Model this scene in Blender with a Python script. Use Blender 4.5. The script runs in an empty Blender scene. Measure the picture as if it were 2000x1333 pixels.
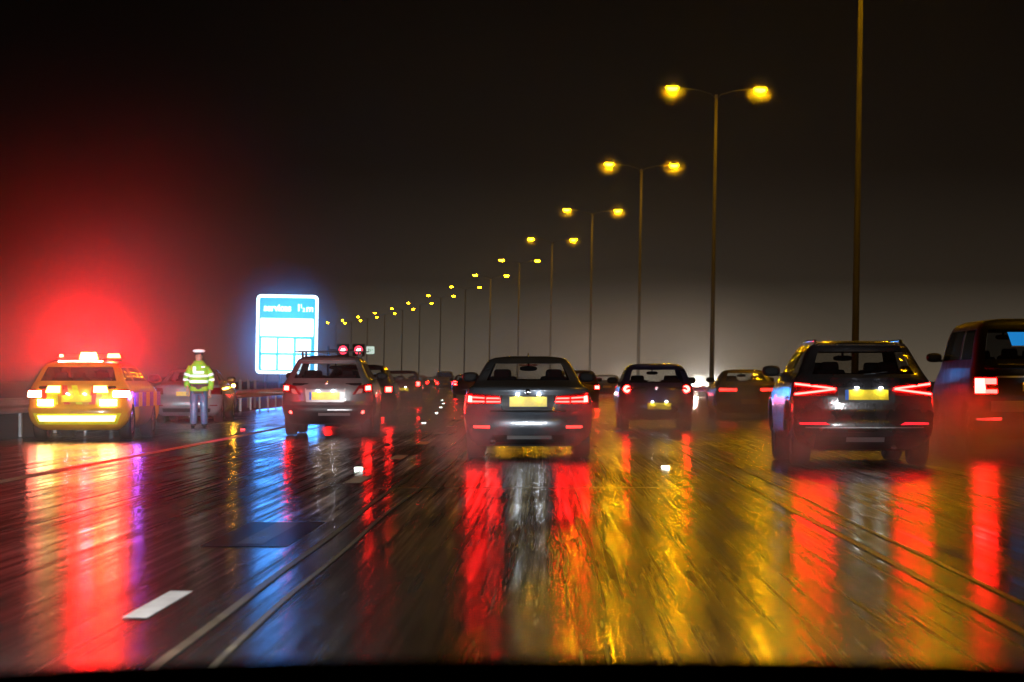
import bpy, bmesh, math, random
from math import pi, sin, cos, atan, radians, sqrt, hypot
from mathutils import Vector, Matrix
random.seed(7)
S = bpy.context.scene
col = S.collection
# ------------------------------------------------------------------ camera
F = 5500.0            # focal length in pixels of the 2000 px wide photograph
VX, HY = 1102.0, 742.0
CAMZ = 1.1
B = -56360/(F*F*15.2)  # bend of the road: x = lateral + B*y*y
cd = bpy.data.cameras.new('camera'); cam = bpy.data.objects.new('camera', cd); col.objects.link(cam)
cd.sensor_width = 36; cd.lens = 36*F/2000; cd.clip_end = 5000; cd.clip_start = .05
cam.location = (0, 0, CAMZ)
cam.rotation_euler = (pi/2 + atan((HY-666.5)/F), 0, atan((VX-1000)/F))
cd.dof.use_dof = True; cd.dof.focus_distance = 42; cd.dof.aperture_fstop = 5.6
S.camera = cam
# ------------------------------------------------------------------ world (night sky, faint glow low down)
W = bpy.data.worlds.new('World'); S.world = W; W.use_nodes = True
wn, wl = W.node_tree.nodes, W.node_tree.links
bg = wn['Background']; tc = wn.new('ShaderNodeTexCoord'); sx = wn.new('ShaderNodeSeparateXYZ')
wl.new(tc.outputs['Generated'], sx.inputs[0]); rp = wn.new('ShaderNodeValToRGB')
wl.new(sx.outputs[2], rp.inputs[0]); wl.new(rp.outputs[0], bg.inputs[0])
e = rp.color_ramp.elements
e[0].position = 0.0; e[0].color = (.110, .084, .056, 1)
e[1].position = .16; e[1].color = (.0014, .0009, .0006, 1)
for p, c in ((.012, (.075, .060, .042, 1)), (.035, (.0180, .0133, .0088, 1)), (.075, (.0052, .0036, .0023, 1))):
    n = rp.color_ramp.elements.new(p); n.color = c
az = wn.new('ShaderNodeMapRange'); az.interpolation_type = 'SMOOTHSTEP'; wl.new(sx.outputs[0], az.inputs[0])   # the distant glow lies ahead and to the right
az.inputs[1].default_value = -.17; az.inputs[2].default_value = -.03; az.inputs[3].default_value = .22; az.inputs[4].default_value = 1.0
wl.new(az.outputs[0], bg.inputs[1])
S.view_settings.view_transform = 'Standard'; S.view_settings.look = 'None'
S.view_settings.exposure = 0; S.view_settings.gamma = 1
S.cycles.use_denoising = True
S.cycles.volume_bounces = 0; S.cycles.max_bounces = 8; S.cycles.transparent_max_bounces = 16
S.cycles.sample_clamp_indirect = 6; S.cycles.sample_clamp_direct = 0
S.cycles.volume_step_rate = 1.0; S.cycles.volume_max_steps = 96
HAZE = .00009

# ------------------------------------------------------------------ materials
_m = {}
def mat(name):
    m = bpy.data.materials.new(name); m.use_nodes = True
    return m, m.node_tree.nodes, m.node_tree.links, m.node_tree.nodes['Principled BSDF']
def pbr(name, c, rough=.5, metal=0., coat=0., spec=.5, noise=0., nscale=8., bump=0., bscale=60.):
    if name in _m: return _m[name]
    m, n, l, p = mat(name)
    p.inputs['Base Color'].default_value = (*c, 1); p.inputs['Roughness'].default_value = rough
    p.inputs['Metallic'].default_value = metal; p.inputs['Coat Weight'].default_value = coat
    p.inputs['Coat Roughness'].default_value = .10; p.inputs['Specular IOR Level'].default_value = spec
    t = n.new('ShaderNodeTexCoord')
    if noise:
        x = n.new('ShaderNodeTexNoise'); x.inputs['Scale'].default_value = nscale; x.inputs['Detail'].default_value = 5
        l.new(t.outputs['Object'], x.inputs['Vector'])
        r = n.new('ShaderNodeMapRange'); r.inputs[1].default_value = .3; r.inputs[2].default_value = .7
        r.inputs[3].default_value = 1-noise; r.inputs[4].default_value = 1+noise*.4
        l.new(x.outputs[0], r.inputs[0])
        mx = n.new('ShaderNodeMix'); mx.data_type = 'RGBA'; mx.blend_type = 'MULTIPLY'; mx.inputs[0].default_value = 1
        mx.inputs[6].default_value = (*c, 1); l.new(r.outputs[0], mx.inputs[7]); l.new(mx.outputs[2], p.inputs['Base Color'])
        r2 = n.new('ShaderNodeMapRange'); r2.inputs[3].default_value = rough*.7; r2.inputs[4].default_value = min(1, rough*1.4)
        l.new(x.outputs[0], r2.inputs[0]); l.new(r2.outputs[0], p.inputs['Roughness'])
    if bump:
        x = n.new('ShaderNodeTexNoise'); x.inputs['Scale'].default_value = bscale; x.inputs['Detail'].default_value = 3
        l.new(t.outputs['Object'], x.inputs['Vector'])
        b = n.new('ShaderNodeBump'); b.inputs['Strength'].default_value = bump; b.inputs['Distance'].default_value = .01
        l.new(x.outputs[0], b.inputs['Height']); l.new(b.outputs[0], p.inputs['Normal'])
        if coat: l.new(b.outputs[0], p.inputs['Coat Normal'])
    _m[name] = m; return m
def paint(name, c, metal=.35, rough=.32):      # wet car paint with fine rain beads
    return pbr(name, c, rough, metal, 1.0, .5, noise=.25, nscale=3, bump=.16, bscale=34)
def glow(name, c, s, s2=None):
    if name in _m: return _m[name]
    m, n, l, p = mat(name)
    p.inputs['Base Color'].default_value = (min(1, c[0])*.5, min(1, c[1])*.5, min(1, c[2])*.5, 1)
    p.inputs['Roughness'].default_value = .2
    p.inputs['Emission Color'].default_value = (*c, 1); p.inputs['Emission Strength'].default_value = s
    _m[name] = m; return m
def glass(name, tint, rough=.03):
    if name in _m: return _m[name]
    m, n, l, p = mat(name); n.remove(p)
    o = n['Material Output']; t = n.new('ShaderNodeBsdfTransparent'); t.inputs[0].default_value = (*tint, 1)
    g = n.new('ShaderNodeBsdfGlossy'); g.inputs['Roughness'].default_value = rough
    lw = n.new('ShaderNodeLayerWeight'); lw.inputs[0].default_value = .5; pw_ = n.new('ShaderNodeMath'); pw_.operation = 'POWER'; pw_.inputs[1].default_value = 4; l.new(lw.outputs['Facing'], pw_.inputs[0]); f = n.new('ShaderNodeMath'); f.operation = 'MULTIPLY_ADD'; l.new(pw_.outputs[0], f.inputs[0]); f.inputs[1].default_value = .8; f.inputs[2].default_value = .045
    x = n.new('ShaderNodeMixShader'); tc_ = n.new('ShaderNodeTexCoord')
    nz = n.new('ShaderNodeTexNoise'); nz.inputs['Scale'].default_value = 30; l.new(tc_.outputs['Object'], nz.inputs[0])
    b = n.new('ShaderNodeBump'); b.inputs['Strength'].default_value = .12; b.inputs['Distance'].default_value = .01
    l.new(nz.outputs[0], b.inputs['Height']); l.new(b.outputs[0], g.inputs['Normal'])
    l.new(f.outputs[0], x.inputs[0]); l.new(t.outputs[0], x.inputs[1]); l.new(g.outputs[0], x.inputs[2])
    l.new(x.outputs[0], o.inputs[0]); _m[name] = m; return m

BLACK = pbr('black plastic', (.012, .012, .013), .45, noise=.3, nscale=12)
RUBBER = pbr('tyre rubber', (.014, .014, .014), .6, noise=.3, nscale=20)
RIM = pbr('alloy', (.35, .35, .36), .3, .9)
CHROME = pbr('chrome', (.75, .76, .78), .12, 1)
TRIM = pbr('satin silver trim', (.5, .5, .5), .3, .8)
FABRIC = pbr('seat fabric', (.008, .008, .009), .95, spec=.05)
REDLENS = pbr('red lens', (.16, .004, .006), .12, 0, 1)
GLASS = glass('tinted car glass', (.88, .90, .89))
DARKGLASS = glass('dark car glass', (.10, .10, .10))
PLATE = pbr('yellow number plate', (.92, .62, .01), .35, noise=.12, nscale=30)
PLATEW = pbr('white number plate', (.8, .8, .78), .35)
STEEL = pbr('galvanised steel', (.42, .42, .43), .33, .85, noise=.35, nscale=2, bump=.2, bscale=9)
COLSTEEL = pbr('weathered steel column', (.014, .012, .010), .8, .0, noise=.4, nscale=1.5)
TAIL = glow('red tail lamp', (1.0, .006, .005), 100)
TAILDIM = glow('red tail lamp dim', (1.0, .02, .015), 12)
TAILHOT = glow('bright core of tail lamp', (1.0, .010, .008), 130)
REFL = glow('glowing reflector', (1.0, .03, .025), 6)  # bumper reflectors glow by themselves instead of returning headlight
PLAMP = glow('number plate bulb', (.75, .86, 1.0), 130)
SODIUM = glow('sodium lamp bowl', (1.0, .47, .0006), 620)
SODFAR = glow('sodium lamp bowl afar', (1.0, .50, .002), 110)
HEAD = glow('headlamp lens', (.82, .93, 1.0), 400)

# ------------------------------------------------------------------ helpers
def tag(o, label=None, cat=None, group=None, kind=None):
    if label: o['label'] = label
    if cat: o['category'] = cat
    if group: o['group'] = group
    if kind: o['kind'] = kind
    return o
def mesh(name, vs, fs, m, parent=None, smooth=False, bevel=0, mats=None):
    me = bpy.data.meshes.new(name); me.from_pydata([tuple(v) for v in vs], [], fs); me.update()
    for x in ([m] if mats is None else mats): me.materials.append(x)
    if smooth:
        for p in me.polygons: p.use_smooth = True
    o = bpy.data.objects.new(name, me); col.objects.link(o); o.parent = parent
    if bevel:
        b = o.modifiers.new('b', 'BEVEL'); b.width = bevel; b.segments = 2; b.limit_method = 'ANGLE'
    return o
class MB:
    def __init__(s): s.v = []; s.f = []
    def add(s, vs, fs):
        n = len(s.v); s.v += [Vector(v) for v in vs]; s.f += [tuple(i+n for i in f) for f in fs]; return s
    def box(s, c, d, rz=0, tap=1.0):
        vs = []
        for k in (-1, 1):
            t = tap if k > 0 else 1
            for i, j in ((-1, -1), (1, -1), (1, 1), (-1, 1)):
                x, y = i*d[0]/2*t, j*d[1]/2*t
                vs.append((c[0]+x*cos(rz)-y*sin(rz), c[1]+x*sin(rz)+y*cos(rz), c[2]+k*d[2]/2))
        return s.add(vs, [(3, 2, 1, 0), (4, 5, 6, 7), (0, 1, 5, 4), (1, 2, 6, 5), (2, 3, 7, 6), (3, 0, 4, 7)])
    def tube(s, pts, r, n=8, r2=None):      # tube along points, radii list or number
        pts = [Vector(p) for p in pts]; k = len(pts)
        rr = r if isinstance(r, (list, tuple)) else [r]*k
        rings = []
        for i, p in enumerate(pts):
            a = pts[min(i+1, k-1)] - pts[max(i-1, 0)]; a.normalize()
            up = Vector((0, 0, 1)) if abs(a.z) < .9 else Vector((0, 1, 0))
            x = a.cross(up).normalized(); y = x.cross(a)
            q = r2[i] if r2 else rr[i]
            rings.append([p + x*rr[i]*cos(2*pi*j/n) + y*q*sin(2*pi*j/n) for j in range(n)])
        vs = [v for g in rings for v in g]; fs = []
        for i in range(k-1):
            for j in range(n):
                fs.append((i*n+j, i*n+(j+1) % n, (i+1)*n+(j+1) % n, (i+1)*n+j))
        fs.append(tuple(reversed(range(n)))); fs.append(tuple((k-1)*n+j for j in range(n)))
        return s.add(vs, fs)
    def ell(s, c, r, nu=12, nv=8, p=1.0):
        vs = []; fs = []
        def sg(a): return math.copysign(abs(a)**p, a)
        for i in range(nv+1):
            th = pi*i/nv
            for j in range(nu):
                ph = 2*pi*j/nu
                vs.append((c[0]+r[0]*sg(sin(th))*sg(cos(ph)), c[1]+r[1]*sg(sin(th))*sg(sin(ph)), c[2]+r[2]*sg(cos(th))))
        for i in range(nv):
            for j in range(nu):
                fs.append((i*nu+j, (i+1)*nu+j, (i+1)*nu+(j+1) % nu, i*nu+(j+1) % nu))
        return s.add(vs, fs)
    def lathe_x(s, c, prof, n=28):          # profile (x offset, radius) around the x axis
        vs = []; fs = []; k = len(prof)
        for j in range(n):
            a = 2*pi*j/n
            for (x, r) in prof: vs.append((c[0]+x, c[1]+r*cos(a), c[2]+r*sin(a)))
        for j in range(n):
            for i in range(k-1):
                fs.append((j*k+i, j*k+i+1, ((j+1) % n)*k+i+1, ((j+1) % n)*k+i))
        return s.add(vs, fs)
    def build(s, name, m, parent=None, smooth=False, bevel=0):
        return mesh(name, s.v, s.f, m, parent, smooth, bevel)
def empty(name, loc, rz=0):
    o = bpy.data.objects.new(name, None); col.objects.link(o); o.location = loc; o.rotation_euler = (0, 0, rz)
    o.empty_display_size = .3; return o
def rx(lat, y): return lat + B*y*y
def heading(y): return atan(-2*B*y)
def light(name, kind, loc, energy, color, parent=None, **kw):
    d = bpy.data.lights.new(name, kind); d.energy = energy; d.color = color
    for k_, v_ in kw.items(): setattr(d, k_, v_)
    o = bpy.data.objects.new(name, d); col.objects.link(o); o.location = loc; o.parent = parent
    return o
def text_mesh(name, body, size, m, parent, loc, off=0., rot=(pi/2, 0, 0), sx=1., depth=.004):
    c = bpy.data.curves.new(name, 'FONT'); c.body = body; c.size = size; c.offset = off; c.extrude = depth
    c.align_x = 'CENTER'; c.align_y = 'CENTER'; c.resolution_u = 4
    t = bpy.data.objects.new(name, c); col.objects.link(t)
    dg = bpy.context.evaluated_depsgraph_get(); me = bpy.data.meshes.new_from_object(t.evaluated_get(dg))
    bpy.data.objects.remove(t); me.materials.clear(); me.materials.append(m)
    o = bpy.data.objects.new(name, me); col.objects.link(o); o.parent = parent; o.location = loc
    o.rotation_euler = rot; o.scale = (sx, 1, 1); return o

# ------------------------------------------------------------------ ground and road
def strip(name, l0, l1, y0, y1, z, m, step=6., nl=1, uv=True, flip=False):
    ys = []; y = y0
    while y < y1-1e-6: ys.append(y); y += step
    ys.append(y1)
    vs = []; fs = []; uvs = []
    for y in ys:
        for i in range(nl+1):
            la = l0+(l1-l0)*i/nl
            vs.append((rx(la, y), y, z)); uvs.append((la, y))
    for i in range(len(ys)-1):
        for j in range(nl):
            a = i*(nl+1)+j; fs.append((a, a+1, a+nl+2, a+nl+1))
    o = mesh(name, vs, fs, m)
    u = o.data.uv_layers.new(name='lane')
    for lp in o.data.loops: u.data[lp.index].uv = uvs[lp.vertex_index]
    return o
def wet_road():
    m, n, l, p = mat('wet asphalt')
    uv = n.new('ShaderNodeUVMap'); uv.uv_map = 'lane'
    def nz(sx_, sy_, sc=1., det=4., rough=.6):
        mp = n.new('ShaderNodeMapping'); mp.inputs['Scale'].default_value = (sx_, sy_, 1); l.new(uv.outputs[0], mp.inputs[0])
        t = n.new('ShaderNodeTexNoise'); t.inputs['Scale'].default_value = sc; t.inputs['Detail'].default_value = det
        t.inputs['Roughness'].default_value = rough; l.new(mp.outputs[0], t.inputs[0]); return t.outputs[0]
    def mr(a, i0, i1, o0, o1):
        r = n.new('ShaderNodeMapRange'); r.inputs[1].default_value = i0; r.inputs[2].default_value = i1
        r.inputs[3].default_value = o0; r.inputs[4].default_value = o1; l.new(a, r.inputs[0]); return r.outputs[0]
    def op(k, a, b):
        r = n.new('ShaderNodeMath'); r.operation = k
        for i, q in enumerate((a, b)):
            if isinstance(q, (int, float)): r.inputs[i].default_value = q
            else: l.new(q, r.inputs[i])
        return r.outputs[0]
    streak = nz(11, .07, 1, 5, .75)        # long grooves worn along the lanes
    fine = nz(38, .22, 1, 4)
    pud = nz(.35, .09, 1, 3)              # standing water and drier patches
    grain = nz(60, 60, 1, 2)
    rp_ = nz(.5, 2.2, 1, 3)               # cross ripples of the water film
    base = n.new('ShaderNodeMix'); base.data_type = 'RGBA'
    base.inputs[6].default_value = (.010, .009, .008, 1); base.inputs[7].default_value = (.034, .031, .027, 1)
    l.new(op('MULTIPLY', mr(streak, .35, .7, 0, 1), mr(pud, .35, .65, .35, 1)), base.inputs[0]); l.new(base.outputs[2], p.inputs['Base Color'])
    r = op('ADD', mr(streak, .38, .62, .145, .275), mr(pud, .38, .62, -.05, .05))
    r = op('ADD', r, mr(fine, .35, .65, -.03, .04))
    r = op('MAXIMUM', r, .06); l.new(r, p.inputs['Roughness'])
    s = op('MULTIPLY', mr(streak, .34, .64, .95, .25), mr(fine, .38, .62, 1.0, .35)); l.new(s, p.inputs['Specular IOR Level'])
    p.inputs['IOR'].default_value = 1.38
    b = n.new('ShaderNodeBump'); b.inputs['Strength'].default_value = .6; b.inputs['Distance'].default_value = .0022
    sep = n.new('ShaderNodeSeparateXYZ'); l.new(uv.outputs[0], sep.inputs[0])
    wet = mr(sep.outputs[0], -2.4, -6, .04, .5)              # more standing water towards the hard shoulder
    hgt = op('ADD', op('MULTIPLY', rp_, wet), op('MULTIPLY', nz(16, .16, 1, 3), .12))
    hgt = op('ADD', hgt, op('MULTIPLY', nz(60, 1.2, 1, 2), .035)); l.new(hgt, b.inputs['Height']); l.new(b.outputs[0], p.inputs['Normal'])
    return m
ROAD = wet_road()
GRASS = pbr('dark verge grass', (.03, .045, .018), .8, noise=.5, nscale=1.2, bump=.8, bscale=5)
gr = mesh('ground', [(-900, -60, -.012), (900, -60, -.012), (900, 1500, -.012), (-900, 1500, -.012)], [(0, 1, 2, 3)], GRASS)
tag(gr, kind='structure')
tag(strip('road', -9.9, 10.0, -30, 900, 0, ROAD, nl=4), kind='structure')
tag(strip('opposite_road', 12.6, 27, -30, 900, 0, ROAD, nl=3), kind='structure')
tag(strip('central_reserve', 10.0, 12.6, -30, 900, .02, pbr('wet gravel strip', (.05, .045, .04), .4, noise=.5, nscale=3)), kind='structure')
# markings : broken white lane lines, solid edge lines, tar seams
WHITE = pbr('worn white road paint', (.74, .74, .70), .5, noise=.3, nscale=6)
mk = MB()
def quad_strip(mb, la0, la1, y0, y1, z):
    n_ = max(1, int((y1-y0)/8)); vs = []; fs = []
    for i in range(n_+1):
        y = y0+(y1-y0)*i/n_; vs += [(rx(la0, y), y, z), (rx(la1, y), y, z)]
    for i in range(n_): fs.append((2*i, 2*i+1, 2*i+3, 2*i+2))
    mb.add(vs, fs)
LANES = (-2.15, 1.62, 5.3)
for li, la in enumerate(LANES):
    y = (29.9, 34.2, 36.4)[li]
    while y < 520:
        if not (li > 0 and y < 45): quad_strip(mk, la-.09, la+.09, y, y+2, .004)
        y += 9
quad_strip(mk, -2.02, -1.90, 12.95, 14.6, .004); 
quad_strip(mk, -6.05, -5.87, 14, 700, .004); quad_strip(mk, 9.15, 9.35, 14, 700, .004)
tag(mk.build('lane_markings', WHITE), kind='structure')
od = MB(); quad_strip(od, -2.15, -1.97, 18.8, 21.6, .0045); tag(od.build('grey_lane_marking', pbr('darker grey road paint', (.16, .155, .14), .3, noise=.5, nscale=5)), kind='structure')  # this dash is a darker grey than the rest
pt = MB(); quad_strip(pt, -2.36, -1.78, 18.5, 21.7, .0025); tag(pt.build('road_patch', pbr('fresh black asphalt patch', (.006, .006, .006), .3, spec=.14)), kind='structure')
sm = MB(); TAR = pbr('pale tar seam', (.15, .12, .075), .3, noise=.6, nscale=3)
for base_, amp, ph, wd, y1_ in ((-1.62, .07, 0, .045, 90), (-1.36, .09, 1.3, .03, 90), (1.98, .04, .6, .05, 80), (2.28, .05, 2, .035, 70)):
    y = 9.5
    while y < y1_:
        a0 = base_+amp*.5*sin(y*.16+ph)+amp*.12*sin(y*.7+ph); a1 = base_+amp*.5*sin((y+1)*.16+ph)+amp*.12*sin((y+1)*.7+ph)
        sm.add([(rx(a0, y), y, .004), (rx(a0+wd, y), y, .004), (rx(a1+wd, y+1), y+1, .004), (rx(a1, y+1), y+1, .004)], [(0, 1, 2, 3)]); y += 1
for y in (44.5, 52, 28.5, 61):
    sm.add([(-1.9, y, .004), (1.2, y+.2, .004), (1.2, y+.28, .004), (-1.9, y+.08, .004)], [(0, 1, 2, 3)])
tag(sm.build('tar_seams', TAR), kind='structure')
# cat's eyes
STUD = glow('glowing bead of road stud', (.9, 1, .88), 14); STUDR = glow('glowing red bead of road stud', (1, .06, .08), 5)  # beads glow of themselves in place of headlight thrown back
def stud(px, py, label, red=False):
    k = (py-HY)/CAMZ; y = F/k; x = (px-VX)/k
    r_ = MB().box((0, 0, .012), (.13, .16, .024), tap=.7).build('road_stud', BLACK, None, bevel=.004)
    r_.location = (x, y, .004); tag(r_, label, 'road stud', 'reflecting road studs along the lane lines')
    MB().box((0, -.078, .017), (.10, .03, .020)).build('reflector', STUDR if red else STUD, r_, bevel=.003)
stud(701, 918, 'bright white road stud on the left lane line nearest the camera')
stud(1299, 915, 'white road stud alone on the right lane line, right of the grey saloon')
stud(828, 828, 'white road stud on the left lane line beside the third lane dash')
stud(853, 808, 'white road stud on the left lane line just beyond the lane dashes')
stud(861, 797, 'small white road stud level with the rear lamp of the grey saloon')
stud(866, 789.5, 'small white road stud just below the topmost of the far string')
stud(863.5, 783, 'faint white road stud, topmost of the far string left of the grey saloon')
stud(474, 841, 'red road stud on the hard shoulder line beside the solid white edge line', True)

# ------------------------------------------------------------------ car builder
def pchip(xs, ys):
    n = len(xs); h = [xs[i+1]-xs[i] for i in range(n-1)]; d = [(ys[i+1]-ys[i])/h[i] for i in range(n-1)]
    m = [0]*n; m[0] = d[0]; m[-1] = d[-1]
    for i in range(1, n-1):
        if d[i-1]*d[i] > 0:
            w1 = 2*h[i]+h[i-1]; w2 = h[i]+2*h[i-1]; m[i] = (w1+w2)/(w1/d[i-1]+w2/d[i])
    def f(x):
        x = min(max(x, xs[0]), xs[-1]); i = 0
        while i < n-2 and x > xs[i+1]: i += 1
        t = (x-xs[i])/h[i]; t2 = t*t; t3 = t2*t
        return (2*t3-3*t2+1)*ys[i]+(t3-2*t2+t)*h[i]*m[i]+(-2*t3+3*t2)*ys[i+1]+(t3-t2)*h[i]*m[i+1]
    return f
SPECS = dict(
 saloon=dict(rows=[(.17,.70,.22,4.40,.35),(.24,.80,.10,4.50,.40),(.36,.875,.03,4.60,.42),(.46,.897,0,4.63,.45),(.60,.903,.01,4.62,.45),
   (.655,.903,.06,4.60,.45),(.78,.895,.075,4.52,.45),(.90,.87,.06,4.25,.42),(.975,.835,.05,3.75,.38),(1.0,.80,.10,3.6,.34),(1.035,.765,.52,3.42,.28),
   (1.09,.735,.75,3.28,.2),(1.335,.60,1.30,2.72,.2),(1.385,.56,1.45,2.60,.2),(1.42,.47,1.6,2.50,.2),(1.44,.28,1.85,2.35,.1)],
   win=(1.09,1.335,.80), belt=1.0, wh=(.82,3.63,.325,.225), side=(.02,.47,.53,.97), bump=.645, bz=.17),
 hatch=dict(rows=[(.22,.62,.22,3.62,.30),(.28,.72,.10,3.72,.34),(.38,.79,.02,3.80,.38),(.55,.815,0,3.82,.40),(.66,.82,.03,3.80,.40),
   (.80,.815,.07,3.70,.40),(.92,.80,.10,3.45,.38),(1.0,.775,.14,3.1,.32),(1.05,.75,.18,2.95,.26),(1.34,.635,.42,2.45,.2),
   (1.41,.585,.50,2.32,.2),(1.455,.50,.62,2.2,.2),(1.475,.3,.95,2.0,.15)],
   win=(1.05,1.34,.80), belt=1.0, wh=(.62,3.05,.30,.19), side=(.04,.44,.50,.95), bump=.60, bz=.24),
 crossover=dict(rows=[(.22,.68,.25,4.10,.34),(.30,.80,.12,4.22,.40),(.42,.875,.03,4.30,.42),(.52,.893,0,4.32,.44),(.60,.895,.02,4.32,.44),
   (.66,.893,.07,4.30,.44),(.84,.885,.07,4.15,.44),(1.0,.865,.10,3.8,.40),(1.07,.84,.14,3.5,.36),(1.13,.80,.19,3.35,.30),(1.42,.655,.50,2.75,.22),
   (1.50,.61,.52,2.6,.22),(1.55,.53,.66,2.5,.22),(1.58,.35,.95,2.3,.15)],
   win=(1.13,1.42,.82), belt=1.06, wh=(.82,3.45,.345,.215), side=(.05,.45,.50,.96), bump=.61, bz=.22),
 suv=dict(rows=[(.20,.68,.25,4.12,.34),(.28,.80,.12,4.26,.40),(.40,.885,.03,4.36,.44),(.52,.908,0,4.385,.46),(.64,.912,.02,4.38,.46),
   (.70,.912,.05,4.36,.46),(.86,.905,.05,4.2,.46),(.98,.89,.07,3.9,.44),(1.09,.86,.12,3.5,.38),(1.16,.81,.18,3.36,.32),(1.46,.665,.56,2.78,.24),
   (1.53,.62,.58,2.62,.24),(1.575,.54,.72,2.5,.22),(1.60,.36,1.0,2.3,.15)],
   win=(1.17,1.46,.80), belt=1.09, wh=(.85,3.45,.36,.235), side=(.05,.43,.49,.96), bump=.70, bz=.20),
 van=dict(rows=[(.22,.76,.22,4.62,.30),(.32,.88,.08,4.78,.36),(.50,.945,0,4.88,.38),(.80,.955,.01,4.86,.38),(.86,.955,.06,4.80,.36),
   (1.05,.955,.07,4.55,.34),(1.25,.945,.09,4.0,.30),(1.36,.93,.11,3.85,.26),(1.86,.84,.22,3.3,.22),(1.94,.78,.27,3.15,.22),(1.985,.68,.36,3.0,.22),(2.01,.45,.7,2.7,.15)],
   win=(1.40,1.84,.84), belt=1.3, wh=(.95,3.95,.34,.22), side=(.04,.36,.40,.96), bump=.83, bz=.22),
 estate=dict(rows=[(.20,.70,.22,4.55,.34),(.28,.82,.10,4.68,.40),(.42,.90,.02,4.78,.42),(.56,.92,0,4.8,.44),(.64,.92,.04,4.78,.44),(.84,.91,.06,4.6,.42),
   (.96,.885,.09,4.2,.38),(1.02,.85,.13,3.9,.32),(1.08,.81,.18,3.7,.26),(1.33,.69,.42,3.0,.2),(1.39,.63,.45,2.85,.2),(1.43,.53,.6,2.7,.2),(1.45,.33,.9,2.5,.15)],
   win=(1.08,1.33,.84), belt=1.02, wh=(.95,3.75,.34,.23), side=(.03,.33,.37,.96), bump=.63, bz=.20),
)
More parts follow.
